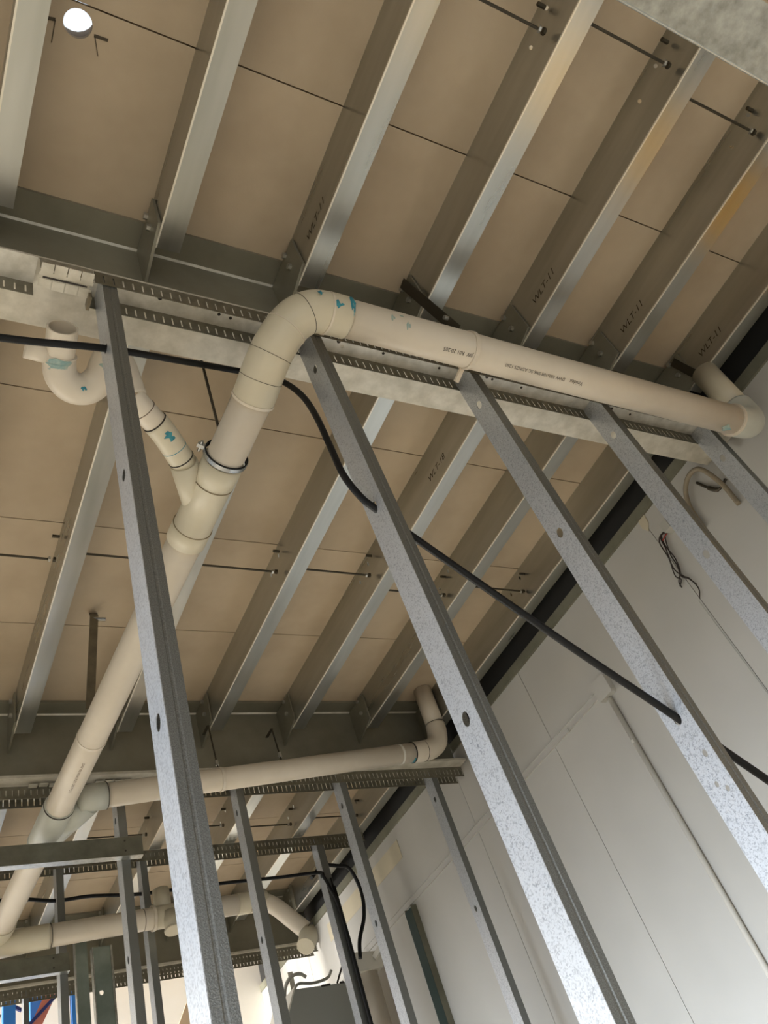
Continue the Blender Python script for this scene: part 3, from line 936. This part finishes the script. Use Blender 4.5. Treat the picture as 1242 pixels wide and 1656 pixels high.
# bent strap from the ceiling to the big pipe
t = thing('ceiling_strap', 'flat steel strap bolted to the ceiling, dropping behind the big pipe', 'strap', (0.74, 2.75, 2.0))
part(MB().bar((0.764, 2.80, 2.475), (0.712, 2.775, 1.986), 0.004, 0.034, up=(0.94, 0.1, 0)), 'strap', STRAP, t)
part(MB().bar((0.765, 2.80, 2.475), (0.775, 2.85, 2.5355), 0.034, 0.004, up=(0, -0.5, 0.5)), 'foot', STRAP, t)
part(MB().cyl((0.76, 2.805, 2.465), (0.81, 2.80, 2.462), 0.008, 8), 'bolt', CLAMP, t)

# ------------------------------------------------------------------ black power cable threaded through the studs
cp = bez([(-0.8, 1.107, 1.70), (-0.3, 1.107, 1.735), (0.152, 1.107, 1.785), (0.385, 1.107, 1.829), (0.61, 1.16, 1.931), (0.767, 1.215, 2.03), (0.886, 1.225, 2.052), (0.921, 1.19, 1.975), (0.922, 1.14, 1.84),
          (0.912, 1.107, 1.70), (0.917, 1.107, 1.58), (0.922, 1.107, 1.47), (0.946, 1.107, 1.395), (0.975, 1.107, 1.357), (1.047, 1.107, 1.274), (1.324, 1.107, 0.986), (1.552, 1.107, 0.764), (1.715, 1.107, 0.599), (2.13, 1.107, 0.19), (2.30, 1.107, 0.03)], 8)
tag(MB().tube(cp, 0.0088, 14).build('power_cable', RUBBER, None, (0.9, 1.107, 1.5), True), 'black cable looping past the big elbow and threaded down through the near studs', 'cable')
c2 = bez([(-0.2, 4.6, 2.14), (0.3, 4.60, 2.135), (0.728, 4.61, 2.132), (0.945, 4.667, 2.128), (1.12, 4.64, 2.12), (1.395, 4.667, 2.114), (1.778, 4.62, 2.102), (2.2, 4.62, 2.10), (2.46, 4.62, 2.102), (2.488, 4.615, 2.07), (2.512, 4.61, 1.98), (2.535, 4.608, 1.85), (2.54, 4.608, 1.4), (2.54, 4.608, 0.6)], 8)
tag(MB().tube(c2, 0.010, 12).build('power_cable', RUBBER, None, (1.2, 4.6, 2.1), True), 'black cable run level across the far studs then down the right one', 'cable')
c3 = bez([(2.46, 4.72, 2.12), (2.57, 4.75, 2.20), (2.673, 4.75, 2.193), (2.754, 4.75, 2.165), (2.792, 4.75, 2.019), (2.765, 4.75, 1.865), (2.69, 4.75, 1.725), (2.66, 4.75, 1.62)], 8)
tag(MB().tube(c3, 0.012, 12).build('power_cable', RUBBER, None, (2.7, 4.75, 1.9), True), 'black cable hanging in a loop near the right wall', 'cable')
for k, dx in enumerate((0.022, 0.034)):
    tag(MB().tube([(2.512 + dx, 4.618, 2.06 - 0.05 * k), (2.518 + dx, 4.616, 1.7), (2.518 + dx, 4.616, FLR + 0.01)], 0.0055, 10).build('power_cable', RUBBER, None, (2.53, 4.616, 1), True),
        ('thin black cable down the far stud, left of a pair', 'thin black cable down the far stud, right of a pair')[k], 'cable')

# ------------------------------------------------------------------ fittings on the right wall
t = thing('conduit_cover', 'white cover strip running level along the right wall', 'conduit', (2.94, 4.0, 1.80))
part(MB().box(XR - 0.006, XR, 2.39, 5.6, 1.786, 1.816), 'cover', WALLP, t)
part(MB().box(XR - 0.010, XR, 2.39, 5.6, 1.816, 1.820), 'upper_edge', WALLP, t)
part(MB().box(XR - 0.010, XR, 2.39, 5.6, 1.782, 1.786), 'lower_edge', WALLP, t)
part(MB().box(XR - 0.012, XR, 2.68, 2.69, 1.778, 1.80), 'clip', GREYPVC, t)
t = thing('wall_conduit', 'white conduit running straight down the right wall from a small box', 'conduit', (2.94, 2.357, FLR))
part(MB().tube([(XR - 0.012, 2.357, 1.74), (XR - 0.012, 2.357, FLR + 0.01)], 0.0115, 14), 'tube', CONDUIT, t, True)
part(MB().box(XR - 0.024, XR, 2.35, 2.364, 1.50, 1.515), 'saddle', CONDUIT, t)
tag(MB().prism([(2.31, 1.745), (2.40, 1.745), (2.405, 1.755), (2.405, 1.835), (2.395, 1.845), (2.315, 1.845), (2.305, 1.835), (2.305, 1.755)], 'x', XR - 0.035, XR).build('junction_box', WALLP, None, (2.93, 2.355, 1.79)),
    'small cream box on the right wall where two conduits meet', 'box')
tag(MB().tube(bez([(2.935, 1.46, 1.95), (2.932, 1.45, 2.06), (2.92, 1.41, 2.13), (2.905, 1.345, 2.155), (2.905, 1.29, 2.13), (2.925, 1.27, 2.02), (2.935, 1.275, 1.90)], 8), 0.0105, 14).build('bent_conduit', BROWNC, None, (2.92, 1.36, 2.05), True),
    'brown grey conduit bent in a hoop high on the right wall', 'conduit')
tag(MB().tube(bez([(2.945, 1.36, 2.13), (2.94, 1.33, 2.06), (2.94, 1.30, 2.02), (2.945, 1.25, 2.03)], 6), [0.006] * 6 + [0.010] * 6 + [0.006] * 7, 12).build('cable_offcut', ROD, None, (2.94, 1.3, 2.05), True),
    'short dark cable offcut below the bent conduit', 'cable')
t = thing('loose_wires', 'tangle of dark loose wires with a red one hanging on the right wall', 'wires', (2.93, 1.66, 1.75))
wp = [[(2.945, 1.60, 2.085), (2.93, 1.64, 2.09), (2.925, 1.665, 2.06), (2.93, 1.675, 1.98), (2.93, 1.70, 1.90), (2.935, 1.69, 1.87), (2.935, 1.715, 1.85)],
      [(2.945, 1.60, 2.082), (2.93, 1.645, 2.085), (2.93, 1.66, 2.02), (2.93, 1.685, 1.93), (2.932, 1.67, 1.87), (2.935, 1.655, 1.84), (2.938, 1.65, 1.78), (2.938, 1.675, 1.745)],
      [(2.945, 1.602, 2.08), (2.935, 1.63, 2.07), (2.935, 1.66, 1.99), (2.935, 1.665, 1.93), (2.936, 1.68, 1.88), (2.936, 1.66, 1.845), (2.936, 1.645, 1.80)],
      [(2.945, 1.60, 2.088), (2.94, 1.64, 2.095), (2.935, 1.655, 2.04), (2.93, 1.65, 1.96), (2.935, 1.67, 1.90), (2.935, 1.705, 1.87), (2.935, 1.71, 1.84)],
      [(2.945, 1.598, 2.08), (2.93, 1.62, 2.07), (2.927, 1.645, 2.062)]]
for k, p in enumerate(wp):
    part(MB().tube(bez(p, 6), 0.0028, 8), 'wire', REDW if k == 4 else BLKW, t, True)
part(MB().tube(bez([(2.947, 1.69, 1.745), (2.948, 1.688, 1.5), (2.948, 1.685, 1.0), (2.948, 1.685, 0.3)], 4), 0.0012, 6), 'string', GREYPVC, t)
tag(MB().box(2.90, XR - 0.001, 1.56, 1.60, 2.06, 2.11).build('wall_socket_box', GREYPVC, None, (2.93, 1.58, 2.08)), 'small grey box behind the stud where the loose wires come out', 'box')
# crumbled corner, stain and small bracket
tag(MB().prism([(1.655, 2.243), (1.70, 2.243), (1.705, 2.20), (1.685, 2.165), (1.66, 2.20)], 'x', XR - 0.004, XR).build('broken_render', OLDR, None, (2.95, 1.68, 2.2)), 'broken patch of render at the top of the right wall', 'patch')
tag(MB().box(XR - 0.003, XR - 0.0002, 4.42, 5.6, 2.05, 2.168).build('render_strip', OLDR, None, (2.95, 5.0, 2.1)), 'beige strip high on the right wall beyond the third track', 'strip')
# dark green channel upright on the right wall
t = thing('strut_channel', 'dark green steel channel upright fixed on the right wall', 'channel', (2.93, 4.48, FLR))
part(MB().box(XR - 0.045, XR - 0.042, 4.44, 4.52, FLR + 0.002, 1.75), 'channel_back', DGREEN, t)
part(MB().box(XR - 0.042, XR, 4.44, 4.443, FLR + 0.002, 1.765), 'channel_side', GREYTRIM, t)
part(MB().box(XR - 0.042, XR, 4.517, 4.52, FLR + 0.002, 1.765), 'channel_side', GREYTRIM, t)

# ------------------------------------------------------------------ things at the bottom of the view
# switchboard cabinet with sloping shoulder
t = thing('switch_cabinet', 'grey steel cabinet with a sloping shoulder at the bottom of the view', 'cabinet', (2.5, 5.2, FLR))
part(MB().prism([(2.22, FLR), (2.22, 1.42), (2.33, 1.605), (2.67, 1.592), (2.72, 1.40), (2.72, FLR)], 'y', 5.02, 5.36), 'body', CABINET, t)
part(MB().prism([(2.205, 1.40), (2.325, 1.612), (2.33, 1.605), (2.215, 1.395)], 'y', 5.0, 5.37), 'shoulder_trim', CONDUIT, t)
for xa, xb in ((2.505, 2.565), (2.63, 2.66)):
    part(MB().box(xa, xb, 5.012, 5.02, 1.590, 1.600), 'black_clip', INK, t)
part(MB().cyl((2.62, 5.03, 1.60), (2.68, 5.03, 1.69), 0.006, 8), 'black_lead', INK, t)
tag(MB().tube(bez([(2.335, 5.2, 1.60), (2.36, 5.2, 1.68), (2.41, 5.2, 1.735), (2.47, 5.2, 1.745), (2.51, 5.2, 1.72)], 6), 0.011, 12).build('flexible_conduit', GREYPVC, None, (2.4, 5.2, 1.7), True), 'grey flexible conduit arching highest above the cabinet', 'conduit')
tag(MB().tube(bez([(2.375, 5.22, 1.60), (2.42, 5.22, 1.66), (2.46, 5.22, 1.695), (2.56, 5.22, 1.685), (2.66, 5.22, 1.70), (2.70, 5.22, 1.74)], 6), 0.009, 12).build('flexible_conduit', GREYPVC, None, (2.5, 5.2, 1.66), True), 'grey flexible conduit bending low to the right above the cabinet', 'conduit')
tag(MB().box(2.51, 2.545, 5.45, 5.50, FLR + 0.001, 1.85).build('white_pipe_casing', CONDUIT, None, (2.5, 5.45, 1)), 'slim white vertical casing behind the cabinet', 'casing')
t = thing('upright_pipe', 'thick cream upright pipe with a box on top near the right wall', 'pipe', (2.80, 4.98, FLR))
part(MB().tube([(2.80, 4.98, FLR + 0.002), (2.80, 4.98, 1.60)], 0.07, 28), 'pipe', PVC, t, True)
part(MB().prism([(2.70, 1.60), (2.88, 1.60), (2.90, 1.64), (2.89, 1.70), (2.72, 1.71), (2.69, 1.66)], 'y', 4.90, 5.06), 'cap_box', CONDUIT, t)
part(MB().bar((2.84, 4.90, 1.66), (2.88, 4.86, 1.70), 0.03, 0.03), 'spout', CONDUIT, t)

# pallet rack and leaning sheet in the rear room
t = thing('pallet_rack', 'blue and orange pallet rack against the white back wall', 'rack', (1.1, 6.5, FLR))
for xa, ya in ((0.950, 6.4), (1.15, 6.6), (1.375, 6.4)):
    part(MB().box(xa, xa + 0.075, ya, ya + 0.06, FLR + 0.002, 2.50), 'upright', RACKB, t)
part(MB().bar((1.33, 6.52, 2.45), (1.06, 6.52, 1.95), 0.07, 0.05, up=(0, 1, 0)), 'beam', RACKO, t)
part(MB().bar((1.40, 6.48, 2.395), (1.0, 6.48, 2.045), 0.02, 0.022, up=(0, 1, 0)), 'brace', RACKN, t)
part(MB().bar((0.99, 6.48, 2.30), (1.075, 6.48, 2.245), 0.02, 0.022, up=(0, 1, 0)), 'brace', RACKN, t)
part(MB().bar((0.935, 6.48, 2.24), (0.80, 6.48, 1.9), 0.03, 0.03, up=(0, 1, 0)), 'brace', STRAP, t)
tag(MB().prism([(1.55, FLR + 0.002), (2.6, FLR + 0.002), (2.40, 1.2), (2.08, 2.02), (1.90, 1.70)], 'y', 6.2, 6.22).build('plywood_offcut', PLY, None, (2.0, 6.2, 0)), 'pointed peach coloured sheet standing behind the leftmost tall stud', 'sheet')
